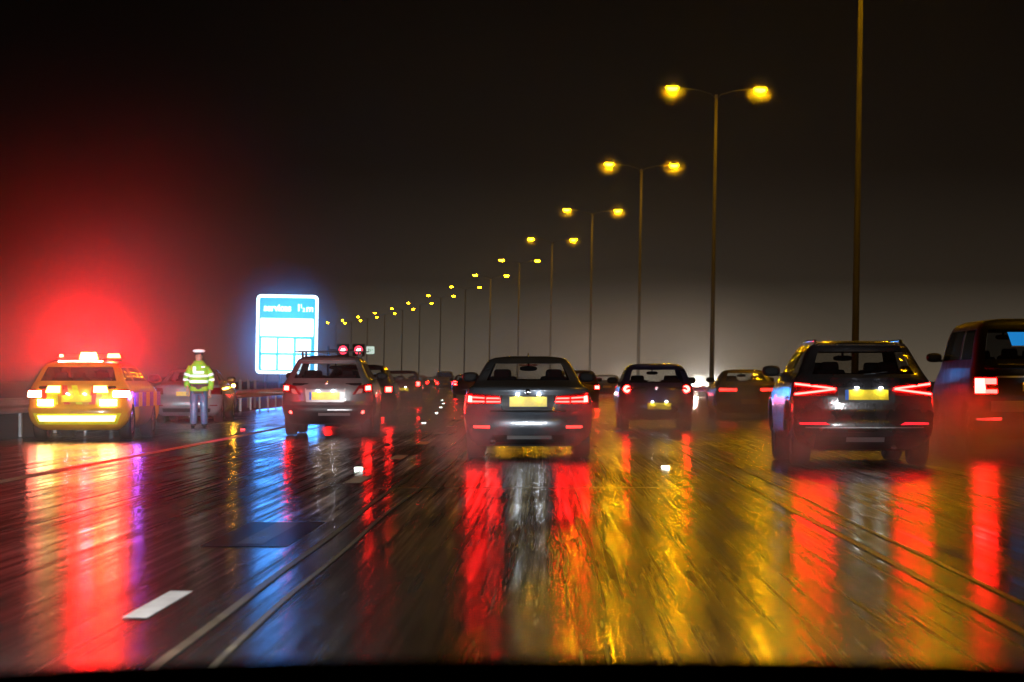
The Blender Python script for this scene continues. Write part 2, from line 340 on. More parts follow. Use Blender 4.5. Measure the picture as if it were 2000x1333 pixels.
class Car:
    def __init__(s, name, spec, x, y, label, cat, body, sc=(1, 1), rz=None, detail=2, gl=GLASS, group='vehicles driving ahead on the motorway', fl=None):
        sp = SPECS[spec]; s.sp = sp; kx, kz = sc; s.kz = kz; s.kx = kx
        R_ = [(z*kz, w*kx, a, b, r) for z, w, a, b, r in sp['rows']]
        zs = [r[0] for r in R_]; s.w = pchip(zs, [r[1] for r in R_]); s.yr = pchip(zs, [r[2] for r in R_])
        s.yf = pchip(zs, [r[3] for r in R_]); s.R = pchip(zs, [r[4] for r in R_]); s.zs = zs
        s.root = empty(name, (x, y, 0), heading(y) if rz is None else rz)
        tag(s.root, label, cat, group); s.bodymat = body
        z0, z1, uw = sp['win']; z0 *= kz; z1 *= kz; s.win = (z0, z1, uw)
        # z levels
        lv = set()
        for a, b in zip(zs[:-1], zs[1:]):
            n_ = max(1, int((b-a)/(.035 if detail > 1 else .07)))
            for i in range(n_): lv.add(round(a+(b-a)*i/n_, 5))
        lv.add(zs[-1]); lv.add(round(z0, 5)); lv.add(round(z1, 5)); lv = sorted(lv)
        us = sorted(set([-1, -.985, -.96, -.92, -.86, -uw, -.7, -.5, -.25, 0, .25, .5, .7, uw, .86, .92, .96, .985, 1]))
        NV = 30 if detail > 1 else 16; va, vb, vc, vd = sp['side']
        vs_ = sorted(set([round(i/NV, 4) for i in range(1, NV)] + [va, vb, vc, vd]))
        wy1, wy2, wr, ww = sp['wh']; wr *= kz; ar = wr*1.17; s.bz = zs[0]; ztop = wr+ar+.10
        verts = []; kinds = []; N = 0
        for z in lv:
            ring = []; kd = []
            for u in us: ring.append(s.rear(u, z)); kd.append(('r', u))
            for v in vs_: ring.append(s.sidep(1, v, z)); kd.append(('s', v))
            for u in reversed(us): ring.append(s.front(u, z)); kd.append(('f', u))
            for v in reversed(vs_): ring.append(s.sidep(-1, v, z)); kd.append(('s', v))
            N = len(ring)
            for i, p in enumerate(ring):      # wheel arches lift the lower edge of the sides
                if z < ztop and abs(p[0]) > s.w(z)*.93:
                    for wy in (wy1, wy2):
                        dy = abs(p[1]-wy)
                        if dy < ar:
                            a = wr + sqrt(ar*ar-dy*dy)
                            if a > zs[0]: p[2] = a+(z-zs[0])*(ztop-a)/(ztop-zs[0])
            verts += ring; kinds = kd
        bf = []; gf = {'rear_window': [], 'windscreen': [], 'side_window': []}
        seg_left = len(us)*2+len(vs_)
        side_groups = {}
        for i in range(len(lv)-1):
            zc = (lv[i]+lv[i+1])/2; inz = z0 < zc < z1
            for j in range(N):
                j2 = (j+1) % N; f = (i*N+j, i*N+j2, (i+1)*N+j2, (i+1)*N+j)
                a, b = kinds[j], kinds[j2]; m_ = (a[1]+b[1])/2
                if inz and a[0] == b[0] and a[0] in 'rf' and abs(m_) < uw:
                    gf['rear_window' if a[0] == 'r' else 'windscreen'].append(f); continue
                if inz and a[0] == b[0] == 's' and (va < m_ < vb or vc < m_ < vd):
                    side_groups.setdefault((j >= seg_left, m_ > (vb+vc)/2), []).append(f); continue
                bf.append(f)
        t = (len(lv)-1)*N; bf.append(tuple(t+j for j in range(N)))
        s.body = mesh('body', verts, bf, body, s.root, True)
        def sub(name_, faces, m_):
            ids = sorted(set(i for f in faces for i in f)); mp = {v: k for k, v in enumerate(ids)}
            c = Vector((0, 2.2, 1.1))
            vv = [Vector(verts[i])+(c-Vector(verts[i])).normalized()*.008 for i in ids]
            return mesh(name_, vv, [tuple(mp[i] for i in f) for f in faces], m_, s.root, True)
        sub('rear_window', gf['rear_window'], gl); sub('windscreen', gf['windscreen'], GLASS)
        for g in side_groups.values(): sub('side_window', g, gl)
        # cabin: tub, shelf, seats
        y0, y1 = .5, zs and SPECS[spec]['rows'][-1][3]+.6
        if detail > 0:
            cb = MB().box((0, s.yr(z0)+.9, z0-.12), (s.w(z0)*1.7, 1.9+s.yr(z0)*.2, .05))
            cb.box((0, s.yf(z0)-.35, z0-.06), (s.w(z0)*1.6, .5, .16)); cb.build('cabin_trim', FABRIC, s.root, bevel=.02)
            for (sy, hh) in ((s.yr(z1)+.25 if spec != 'saloon' else 1.15, .55), (s.yf(z1)-.35, .8)):
                if detail < 2 and hh < .6: continue
                for k_ in (-1, 1):
                    q = MB().box((k_*.36, sy, z0-.14), (.46, .16, .40), tap=.80)
                    q.box((k_*.37, sy, z0+.085), (.25, .11, .15), tap=.9); q.build('seat', FABRIC, s.root, bevel=.035)
            q = MB().ell((0, s.yf(z1)-.12, z1-.07), (.13, .03, .038), p=.7); q.box((0, s.yf(z1)-.09, z1-.02), (.03, .03, .1))
            if detail > 1: q.build('rear_view_mirror', FABRIC, s.root, True)
        ch = MB().box((0, (wy1+wy2)/2, zs[0]+.15), (s.w(.4)*2-.62, wy2-wy1+1.0, .26))
        ch.tube([(-.6, wy1, wr), (.6, wy1, wr)], .05, 8); ch.build('chassis', BLACK, s.root, bevel=.02)
        hw = s.w(.5)
        for k_ in (-1, 1):
            for wy in (wy1, wy2):
                if detail < 1 and wy == wy2: continue
                c = (k_*(hw-.035-ww/2), wy, wr); h = ww/2
                w_ = MB().lathe_x(c, [(-h*.7, wr*.62), (-h, wr*.74), (-h, wr*.92), (-h*.8, wr*.99), (-h*.3, wr), (h*.3, wr), (h*.8, wr*.99), (h, wr*.92), (h, wr*.74), (h*.7, wr*.62), (-h*.7, wr*.62)], 26)
                wo = w_.build('wheel', RUBBER, s.root, True)
                rm = MB().lathe_x(c, [(k_*h*.75, wr*.65), (k_*h*.9, wr*.60), (k_*h*.55, wr*.5)], 20)
                if detail > 0:
                    for a in range(5):
                        an = a*2*pi/5+.3
                        rm.tube([(c[0]+k_*h*.7, c[1]+.04*cos(an), c[2]+.04*sin(an)), (c[0]+k_*h*.8, c[1]+wr*.6*cos(an), c[2]+wr*.6*sin(an))], [.035, .022], 6)
                    rm.ell((c[0]+k_*h*.65, c[1], c[2]), (.02, .05, .05), 8, 5)
                rm.build('rim', RIM, wo, True)
        my = s.yf(z0)-.30; mz = z0+.03
        for k_ in (-1, 1):
            q = MB().ell((k_*(s.w(z0)+.13), my, mz+.02), (.125, .085, .075), 14, 8, .75)
            q.box((k_*(s.w(z0)+.0), my, mz-.03), (.12, .05, .04))
            mo = q.build('door_mirror', BLACK, s.root, True)
            if detail > 1:
                MB().ell((k_*(s.w(z0)+.13), my-.075, mz+.02), (.10, .015, .055), 14, 6, .7)  .build('mirror_glass', pbr('dark mirror glass', (.01, .01, .01), .75, spec=.2), mo, True)
    def cf(s, u): return 1-(1-min(1, abs(u))**3.2)**(1/2.4) if abs(u) < 1 else 1
    def rear(s, u, z): return [u*s.w(z), s.yr(z)+s.R(z)*s.cf(u)+.0, z]
    def front(s, u, z): return [u*s.w(z), s.yf(z)-s.R(z)*s.cf(u)*1.3, z]
    def sidep(s, k, v, z):
        a = s.yr(z)+s.R(z); b = s.yf(z)-s.R(z)*1.3; bulge = .012*sin(pi*v)
        return [k*(s.w(z)+bulge), a+(b-a)*v, z]
    def rp(s, x, z, off=0.):
        w = s.w(z); u = max(-1, min(1, x/w)); p = s.rear(u, z)
        # outward direction: mostly backwards, sideways near the corner
        c = abs(u)**6; return Vector((p[0]+math.copysign(off*c, u), p[1]-off*(1-c*.4), z))
    def patch(s, name, q, m, off=.01, parent=None, nx=8, nz=4, front=False, back=.012):
        """q = four (x,z) corners: low-left, low-right, high-right, high-left, laid on the rear skin, with its own thickness"""
        vs = []; fs = []
        for o_ in (off, -back):
            for j in range(nz+1):
                b = j/nz
                for i in range(nx+1):
                    a = i/nx
                    x = (q[0][0]*(1-a)+q[1][0]*a)*(1-b)+(q[3][0]*(1-a)+q[2][0]*a)*b
                    z = (q[0][1]*(1-a)+q[1][1]*a)*(1-b)+(q[3][1]*(1-a)+q[2][1]*a)*b
                    p = s.rp(x, z, o_)
                    if front:
                        pf = s.front(max(-1, min(1, x/s.w(z))), z); p = Vector((pf[0], pf[1]+o_, z))
                    vs.append(p)
        n1 = (nx+1)*(nz+1)
        for j in range(nz):
            for i in range(nx):
                a = j*(nx+1)+i; fs.append((a, a+1, a+nx+2, a+nx+1)); fs.append((n1+a, n1+a+nx+1, n1+a+nx+2, n1+a+1))
        bd = [i for i in range(nx+1)]+[(j+1)*(nx+1)-1 for j in range(1, nz+1)]+[nz*(nx+1)+i for i in range(nx-1, -1, -1)]+[j*(nx+1) for j in range(nz-1, 0, -1)]
        for a, b in zip(bd, bd[1:]+bd[:1]): fs.append((a, n1+a, n1+b, b))
        return mesh(name, vs, fs, m, parent or s.root)
    def rect(s, name, x0, x1, z0, z1, m, off=.01, **k): return s.patch(name, [(x0, z0), (x1, z0), (x1, z1), (x0, z1)], m, off, **k)
    def both(s, name, q, m, off=.01, **k):
        r = []
        for sg in (-1, 1):
            qq = [(sg*x, z) for x, z in q]
            if sg < 0: qq = [qq[1], qq[0], qq[3], qq[2]]
            r.append(s.patch(name, qq, m, off, **k))
        return r
    def plate(s, xc, z0, z1, m=PLATE, w=.52, lamps=True, off=.022, blue=False):
        p = s.rect('number_plate', xc-w/2, xc+w/2, z0, z1, m, off, nz=1, nx=4)
        if blue: s.rect('country_band', xc-w/2-.045, xc-w/2-.001, z0, z1, pbr('blue band', (.02, .12, .5), .3), off, nz=1, nx=1, parent=p)
        if lamps:
            for k_ in (-1, 1):
                yy = s.rp(xc, z1, off).y
                MB().box((xc+k_*.15, yy-.035, z1+.028), (.04, .025, .012)).build('plate_lamp', PLAMP, s.root)
        return p
    def bumper(s, m, z1, off=.014, z0=None):
        z0 = z0 or s.bz+.01; w = s.w((z0+z1)/2)
        q = s.patch('bumper', [(-s.w(z0)*.995, z0), (s.w(z0)*.995, z0), (s.w(z1)*.995, z1), (-s.w(z1)*.995, z1)], m, off, nx=28, nz=8)
        for p in q.data.polygons: p.use_smooth = True
        q.modifiers.new('e', 'EDGE_SPLIT').split_angle = radians(40)
        return q
def pos(px, k, dx=0): return ((px-VX)/k+dx, F/k)

# ------------------------------------------------------------------ vehicles near the camera
# grey saloon straight ahead
x, y = pos(1031, 141)
c = Car('saloon_car', 'saloon', x, y, 'silver grey saloon with lit red tail lamps straight ahead in the middle lane', 'car', paint('mineral grey paint', (.10, .115, .135), .5, .3), sc=(1, 1))
c.bumper(c.bodymat, .625)
c.rect('boot_lid_edge', -.53, .53, .655, .672, CHROME, .016, nz=1)
c.rect('rear_diffuser', -.50, .50, .20, .335, BLACK, .024)
c.rect('tow_eye_panel', -.29, .33, .275, .325, pbr('grey diffuser', (.2, .2, .2), .35, .3), .034, nz=1)
c.patch('plate_recess', [(-.34, .685), (.34, .685), (.385, .885), (-.385, .885)], BLACK, .004)
c.both('chrome_trim', [(.345, .685), (.362, .685), (.400, .885), (.387, .885)], CHROME, .02, nx=1)
c.plate(.005, .725, .862)
for sg in (-1, 1):
    h = c.patch('tail_light', [(sg*.36, .765), (sg*.845, .755), (sg*.83, .915), (sg*.36, .875)], REDLENS, .014, nx=12)
    for nm, q, m_ in (('light_strip', [(.60, .785), (.79, .785), (.79, .81), (.60, .805)], TAIL), ('light_strip', [(.60, .835), (.79, .845), (.79, .868), (.60, .855)], TAIL),
                   ('light_core', [(.77, .785), (.825, .79), (.815, .88), (.77, .87)], TAILHOT), ('light_strip', [(.385, .785), (.575, .783), (.575, .805), (.385, .803)], TAIL), ('light_strip', [(.39, .83), (.575, .832), (.575, .853), (.40, .85)], TAIL)):
        c.patch(nm, [(sg*a, b) for a, b in q], m_, .022, parent=h, nx=4, nz=1)
    c.patch('reflector', [(sg*.53, .428), (sg*.745, .432), (sg*.745, .462), (sg*.53, .462)], REFL, .022, nx=4, nz=1)
MB().tube([(-.49, .10, .25), (-.49, -.03, .25)], .045, 12).build('exhaust_pipe', CHROME, c.root, True)
MB().box((0, 1.62, 1.46), (.03, .16, .06), tap=.4).build('roof_antenna', c.bodymat, c.root, bevel=.008)
c.rect('high_brake_light', -.13, .13, 1.30, 1.318, REDLENS, -.02, nz=1)
MB().ell((0, c.yr(.93)-.012, .93), (.04, .012, .04), 14, 6).build('badge', CHROME, c.root, True)
BMW = c
# black crossover on the right
x, y = pos(1689, 155)
c = Car('suv_car', 'suv', x, y, 'black sport utility car with glowing red chevron shaped tail lamps', 'car', paint('black metallic paint', (.035, .03, .03), .5, .26), gl=glass('suv glass', (.55, .53, .50)))
c.bumper(c.bodymat, .685)
c.rect('tailgate_crease', -.62, .62, .80, .812, c.bodymat, .02, nz=1)
c.rect('bumper_trim', -.74, .74, .49, .505, TRIM, .024, nz=1)
c.rect('rear_diffuser', -.62, .62, .22, .44, BLACK, .03)
c.rect('skid_plate', -.24, .24, .315, .375, TRIM, .042, nz=1)
c.patch('plate_recess', [(-.34, .80), (.38, .80), (.38, 1.0), (-.34, 1.0)], BLACK, .004)
c.plate(.045, .845, .972, w=.50, blue=True)
for sg in (-1, 1):
    h = c.patch('tail_light', [(sg*.37, .90), (sg*.885, .885), (sg*.855, 1.07), (sg*.42, 1.03)], REDLENS, .014, nx=12)
    for q in ([(.36, .972), (.85, .905), (.85, .93), (.40, .988)], [(.40, .978), (.84, 1.035), (.84, 1.06), (.36, .995)]):
        c.patch('light_strip', [(sg*a, b) for a, b in q], glow('chevron tail lamp', (1, .008, .0065), 100), .024, parent=h, nx=8, nz=1)
    c.patch('reflector', [(sg*.44, .53), (sg*.80, .535), (sg*.80, .56), (sg*.50, .565)], glow('dim glowing reflector', (1, .02, .04), 1.4), .03, nx=6, nz=1)  # reflector strip given a weak glow of its own
    MB().tube([(sg*.545, .75, 1.56), (sg*.55, .85, 1.598), (sg*.55, 2.3, 1.60), (sg*.545, 2.45, 1.56)], .022, 6).build('roof_rail', CHROME, c.root, True)
MB().box((0, .52, 1.545), (1.12, .26, .03), tap=.96).build('roof_spoiler', c.bodymat, c.root, bevel=.012)
MB().tube([(.36, .2, .24), (.36, .02, .24)], .04, 12).build('exhaust_pipe', CHROME, c.root, True)
MB().tube([(0, c.yr(1.17)-.02, 1.165), (.30, c.yr(1.21)-.03, 1.20)], .009, 6).build('rear_wiper', BLACK, c.root)
c.rect('window_sill_trim', -.58, .58, 1.12, 1.13, c.bodymat, .015, nz=1)
SUV = c
# silver crossover on the left
x, y = pos(637, 100)
c = Car('crossover_car', 'crossover', x, y, 'silver crossover with black bumper and bars across its roof, left of the grey saloon', 'car', paint('silver paint', (.14, .145, .145), .45, .36))
c.bumper(BLACK, .60); c.rect('bumper_trim', .02, .50, .497, .520, TRIM, .026, nz=1); c.rect('skid_plate', -.16, .46, .395, .45, TRIM, .03, nz=1)
c.patch('plate_recess', [(-.40, .66), (.34, .66), (.37, .93), (-.43, .93)], pbr('silver recess', (.3, .3, .29), .4, .4), .008)
c.rect('tailgate_handle', -.40, .34, .905, .93, c.bodymat, .03, nz=1)
c.plate(-.02, .705, .855, w=.55, blue=True)
for sg in (-1, 1):
    h = c.patch('tail_light', [(sg*.50, .80), (sg*.88, .86), (sg*.845, 1.04), (sg*.62, .98)], REDLENS, .016, nx=10)
    c.patch('light_core', [(sg*.745, .89), (sg*.84, .895), (sg*.83, .985), (sg*.745, .975)], TAILHOT, .024, parent=h, nx=3, nz=2)
    c.patch('indicator_lens', [(sg*.56, .815), (sg*.68, .835), (sg*.70, .92), (sg*.63, .92)], pbr('clear lens', (.4, .25, .22), .1, 0, 1), .022, parent=h, nx=3, nz=1)
    MB().ell((sg*.70, c.rp(sg*.70, .466, .01).y, .466), (.04, .02, .036), 12, 6).build('fog_light', glow('small red fog lamp', (1, .06, .05), 12), c.root, True)
    MB().box((sg*.56, 1.2, 1.60), (.05, .12, .12), tap=.7).build('roof_bar_foot', BLACK, c.root, bevel=.01)
    MB().box((sg*.56, 2.1, 1.60), (.05, .12, .12), tap=.7).build('roof_bar_foot', BLACK, c.root, bevel=.01)
for yy in (1.2, 2.1): MB().box((0, yy, 1.665), (1.42, .06, .022)).build('roof_bar', BLACK, c.root, bevel=.008)
MB().box((0, .50, 1.475), (1.12, .22, .03), tap=.95).build('roof_spoiler', c.bodymat, c.root, bevel=.012)
MB().ell((0, c.yr(1.02)-.01, 1.035), (.035, .012, .035), 12, 6).build('badge', CHROME, c.root, True)
QQ = c
# dark blue hatchback right of the saloon
x, y = pos(1283, 90)
c = Car('hatchback_car', 'hatch', x, y, 'small dark blue hatchback with round red tail lamps right of the grey saloon', 'car', paint('dark blue paint', (.035, .04, .10), .4, .28), sc=(1, .985))
c.bumper(c.bodymat, .60); c.rect('tailgate_edge', -.60, .60, .62, .63, BLACK, .006, nz=1)
c.plate(.05, .455, .595, off=.03)
for sg in (-1, 1):
    pz = c.rp(sg*.645, .885, .0)
    h = MB().ell((pz.x, pz.y, .885), (.12, .035, .14), 16, 8, .8).build('tail_light', REDLENS, c.root, True)
    MB().ell((pz.x, pz.y-.024, .895), (.085, .022, .085), 16, 8).build('light_core', TAILHOT, h, True)
    MB().ell((pz.x, pz.y-.043, .895), (.022, .008, .022), 8, 5).build('reflector', REDLENS, h, True)
MB().box((0, .44, 1.40), (1.0, .14, .025), tap=.95).build('roof_spoiler', c.bodymat, c.root, bevel=.01)
MB().tube([(0, c.yr(1.05)-.02, 1.05), (-.28, c.yr(1.1)-.03, 1.09)], .008, 6).build('rear_wiper', BLACK, c.root)
MB().ell((0, c.yr(.93)-.01, .93), (.045, .012, .045), 14, 6).build('badge', CHROME, c.root, True)
FOX = c
# dark people carrier at the right edge
x, y = pos(2028, 133)
c = Car('van', 'van', x, y, 'tall dark people carrier cut off by the right edge of the photo', 'van', pbr('dark grey van paint', (.006, .005, .005), .5, .0, .05, .3, noise=.3, nscale=3), gl=DARKGLASS, fl='blackmirror')
c.bumper(c.bodymat, .80); c.rect('bumper_step', -.70, .70, .63, .79, TRIM, .045, nz=3); c.rect('tailgate_trim', -.62, .62, 1.13, 1.155, TRIM, .02, nz=1)
c.rect('handle_trim', -.6, .6, 1.315, 1.335, CHROME, .02, nz=1)
c.plate(.02, .93, 1.06)
for sg in (-1, 1):
    h = c.patch('tail_light', [(sg*.58, .87), (sg*.93, .87), (sg*.93, 1.15), (sg*.60, 1.15)], REDLENS, .016, nx=8)
    for q in ([(.76, .90), (.90, .90), (.90, 1.12), (.78, 1.12)], [(.61, .90), (.77, .90), (.77, .955), (.61, .955)], [(.62, 1.035), (.78, 1.035), (.78, 1.12), (.62, 1.12)]):
        c.patch('light_strip', [(sg*a, b) for a, b in q], TAILHOT if q[0][0] > .7 else TAIL, .024, parent=h, nx=4, nz=1)
    c.patch('reflector', [(sg*.56, .505), (sg*.88, .505), (sg*.88, .53), (sg*.56, .545)], REFL, .024, nx=4, nz=1)
st = c.patch('window_sticker', [(-.38, 1.60), (.05, 1.60), (.05, 1.80), (-.44, 1.80)], glow('glowing blue sticker', (.012, .22, .60), .9), .012, nx=4, nz=1)  # sticker is made to glow of itself, no lamp behind it
c.patch('sticker_border', [(-.385, 1.585), (.05, 1.585), (.05, 1.597), (-.385, 1.597)], PLATEW, .014, nx=2, nz=1, parent=st)
MB().ell((-.09, c.rp(-.1, 1.72, .012).y-.004, 1.70), (.05, .006, .07), 10, 6).build('sticker_figure', PLATEW, st, True)
VAN = c

# ------------------------------------------------------------------ generic further cars
def far_car(name, spec, px, k, label, body, sc=(1, 1), detail=1, lampz=.9, lampx=.66, lampw=.2, lamph=.14, plate=None, lit=1, mat_=None, rz=None, gl=GLASS, fog=False, cat='car'):
    x, y = pos(px, k)
    c = Car(name, spec, x, y, label, cat, body, sc=sc, detail=detail, gl=gl)
    c.bumper(body, .60*sc[1])
    for sg in (-1, 1):
        h = c.patch('tail_light', [(sg*(lampx-lampw/2-.04), lampz-lamph/2-.03), (sg*(lampx+lampw/2+.03), lampz-lamph/2-.03), (sg*(lampx+lampw/2+.02), lampz+lamph/2+.03), (sg*(lampx-lampw/2-.02), lampz+lamph/2+.03)], REDLENS, .014, nx=6)
        if lit: c.patch('light_core', [(sg*(lampx-lampw/2), lampz-lamph/2), (sg*(lampx+lampw/2), lampz-lamph/2), (sg*(lampx+lampw/2), lampz+lamph/2), (sg*(lampx-lampw/2), lampz+lamph/2)], mat_ or TAILHOT, .026, parent=h, nx=3, nz=1)
    if plate: c.plate(plate[0], plate[1], plate[2], lamps=len(plate) > 3, off=.03)
    return c
red = paint('dark red paint', (.13, .018, .015), .3); dk = paint('dark paint', (.03, .025, .025), .3); brn = paint('brown paint', (.10, .045, .025), .3)
pale = paint('pale van paint', (.30, .26, .22), .1)
D4 = far_car('suv_car', 'suv', 698, 80, 'dark tall car half hidden behind the silver crossover', dk, sc=(.98, .92), lampx=.74, lampw=.13, lamph=.12, lampz=.86, plate=(0, .8, .92))
far_car('hatchback_car', 'hatch', 782, 48, 'dark red hatchback with a yellow plate, beyond the dark tall car in the left lane', red, sc=(1.05, 1), lampx=.70, lampw=.12, lamph=.16, lampz=.93, plate=(.06, .64, .76, 1))
far_car('saloon_car', 'saloon', 816, 27, 'small far red car peeping out right of the dark red hatchback', red, sc=(1, .98), lampx=.68, lampz=.9, mat_=TAIL)
far_car('van', 'van', 869, 18, 'pale far van in the haze between the silver crossover and the grey saloon', pale, sc=(.98, 1.0), lampx=.82, lampw=.16, lamph=.2, lampz=.72, plate=(.05, .55, .70), mat_=TAIL, gl=DARKGLASS, cat='van')
far_car('estate_car', 'estate', 913, 33, 'far red car with one tail lamp visible behind the left mirror of the grey saloon', red, sc=(1, .98), lampx=.72, lampw=.16, lamph=.2, lampz=.9)
far_car('hatchback_car', 'hatch', 1130, 50, 'brown car peeping out right of the grey saloon roof', brn, sc=(1.03, 1.0), lampx=.72, lampw=.16, lamph=.12, lampz=.80)
far_car('estate_car', 'estate', 1186, 32, 'far dark car with roof glints and a yellow plate, left of the dark blue hatchback', dk, sc=(.98, .97), lampx=.68, lampw=.30, lamph=.09, lampz=.62, plate=(0, .60, .74), mat_=TAIL)
c = far_car('saloon_car', 'saloon', 1462, 70, 'reddish brown saloon between the dark blue hatchback and the black sport utility car', brn, sc=(1, .965), detail=2, lampx=.56, lampw=.46, lamph=.075, lampz=.82, plate=(.05, .42, .56), mat_=TAILDIM)
far_car('hatchback_car', 'hatch', 842, 14.5, 'tiny far car with twin red lamps at the horizon, left of the pale van', dk, detail=0, lampx=.62, lampw=.25, lamph=.2, mat_=TAIL)
far_car('hatchback_car', 'hatch', 893, 12.5, 'tiny far car at the horizon just right of the pale van', dk, detail=0, lampx=.62, lampw=.25, lamph=.2, mat_=TAIL)

# ------------------------------------------------------------------ police car on the hard shoulder
x, y = pos(146, 110)
YEL = pbr('fluorescent yellow sheeting', (.85, .80, .03), .35, noise=.15); RCH = pbr('fluorescent red sheeting', (.75, .05, .02), .35)
c = Car('police_car', 'estate', x, y, 'police estate car with flashing roof lights stopped on the left hard shoulder', 'police car', paint('amber yellow police paint', (.80, .36, .03), .0), group='stopped vehicles on the hard shoulder', gl=glass('police glass', (.35, .35, .35)))
bp = c.bumper(c.bodymat, .60)
c.patch('reflective_panel', [(-.70, .30), (.70, .30), (.78, .50), (-.78, .50)], YEL, .02, nx=14)
WARM = glow('amber glowing sheeting', (1.0, .55, .10), 14); WARMHOT = glow('pale glowing sheeting', (1.0, .72, .30), 40); REDF = glow('red flashing lamp', (1.0, .045, .02), 90)  # amber and white glows stand in for headlight returned by reflective sheeting
for i in range(6):                               # chevron stripes on the tailgate
    xa = -.66+i*.22
    c.patch('chevron_stripe', [(xa, .66), (xa+.11, .66), (xa*.8+.20 if xa > 0 else xa*.8+.0, 1.0), (xa*.8+.10 if xa > 0 else xa*.8-.1, 1.0)], YEL if i % 2 else RCH, .014, nx=2)
c.patch('bumper_glow_strip', [(-.66, .355), (.66, .355), (.70, .46), (-.70, .46)], WARM, .03, nx=12)
c.plate(.0, .70, .82, w=.54)
for sg in (-1, 1):
    h = c.patch('tail_light', [(sg*.72, .77), (sg*.91, .77), (sg*.88, .93), (sg*.72, .93)], REDLENS, .016, nx=6)
    c.patch('light_core', [(sg*.64, .79), (sg*.90, .79), (sg*.88, .90), (sg*.64, .90)], glow('police brake lamp', (1, .20, .12), 70), .03, parent=h, nx=4, nz=1)
    c.patch('glow_panel', [(sg*.42, .64), (sg*.70, .64), (sg*.70, .745), (sg*.42, .745)], WARMHOT, .03, nx=4, nz=1)
    c.patch('glow_panel', [(sg*.30, .87), (sg*.56, .87), (sg*.52, .99), (sg*.30, .99)], WARM, .03, nx=4, nz=1)
MB().box((-.02, .62, 1.43), (.80, .05, .03)).build('roof_light_strip', glow('white strip lamp', (1.0, .75, .55), 22), c.root, bevel=.006)
lb = MB().box((0, 1.6, 1.52), (1.25, .30, .10), tap=.92).build('light_bar', pbr('light bar lens', (.3, .05, .03), .2, 0, 1), c.root, bevel=.02)
MB().box((0, 1.42, 1.535), (.34, .08, .13), tap=.8).build('flashing_lamp', glow('main flashing lamp', (1.0, .04, .006), 300), lb, bevel=.01)
MB().box((.46, 1.42, 1.54), (.24, .08, .07), tap=.8).build('flashing_lamp', glow('side flashing lamp', (1.0, .05, .01), 150), lb, bevel=.01)
MB().box((-.50, 1.42, 1.54), (.07, .08, .05), tap=.8).build('flashing_lamp', REDF, lb, bevel=.01)
for sg in (-1, 1):                              # side battenburg squares
    for i in range(7):
        z0, z1 = .60, .88; ya, yb = .75+i*.5, .75+i*.5+.5
        xs = sg*(max(c.w(z0), c.w(z1))+.02)
        MB().box((xs, (ya+yb)/2, .74), (.008, .496, .26)).build('side_square', YEL if i % 2 else pbr('blue sheeting', (.02, .05, .5), .3), c.root)
light('roof_beacon_light', 'POINT', (0, 1.2, 1.72), 1000, (1.0, .001, .005), c.root, shadow_soft_size=.12)
light('roof_beacon_light', 'POINT', (.5, .9, 1.66), 420, (1.0, .004, .005), c.root, shadow_soft_size=.10)
light('blue_repeater_light', 'POINT', (1.02, .5, .8), 22, (.3, .1, 1.0), c.root, shadow_soft_size=.05)
MB().box((.935, .45, .84), (.02, .12, .08)).build('blue_repeater', glow('violet repeater lamp', (.55, .06, .8), 6), c.root, bevel=.004)
hb = light('headlight_beam', 'SPOT', (-.5, 4.9, .7), 2600, (.75, .88, 1.0), c.root, spot_size=radians(34), spot_blend=.5, shadow_soft_size=.08); hb.rotation_euler = (radians(88), 0, 0)
hb = light('headlight_beam', 'SPOT', (.5, 4.9, .7), 2600, (.75, .88, 1.0), c.root, spot_size=radians(34), spot_blend=.5, shadow_soft_size=.08); hb.rotation_euler = (radians(88), 0, radians(4))
POL = c
# broken down pale car in front of it
x, y = pos(362, 76)
c = Car('hatchback_car', 'saloon', x, y, 'pale silver car stopped ahead of the police car behind the officer', 'car', paint('pale silver paint', (.26, .28, .30), .3), sc=(1.0, .97), group='stopped vehicles on the hard shoulder', detail=1, fl='blackmirror')
c.root.name = 'stopped_car'
c.bumper(c.bodymat, .60)
for sg in (-1, 1):
    c.patch('tail_light', [(sg*.60, .72), (sg*.88, .72), (sg*.87, .90), (sg*.62, .88)], REDLENS, .016)
    c.patch('reflector', [(sg*.6, .42), (sg*.78, .42), (sg*.78, .45), (sg*.6, .45)], REDLENS, .022, nx=3, nz=1)
c.plate(0, .68, .79, lamps=False)
c.patch('bumper_insert', [(-.6, .26), (.6, .26), (.62, .36), (-.62, .36)], BLACK, .022)
MB().box((.96, 2.6, .945), (.08, .06, .06)).build('hazard_light', glow('amber hazard lamp', (1, .50, .03), 300), c.root, bevel=.01)
STOP = c

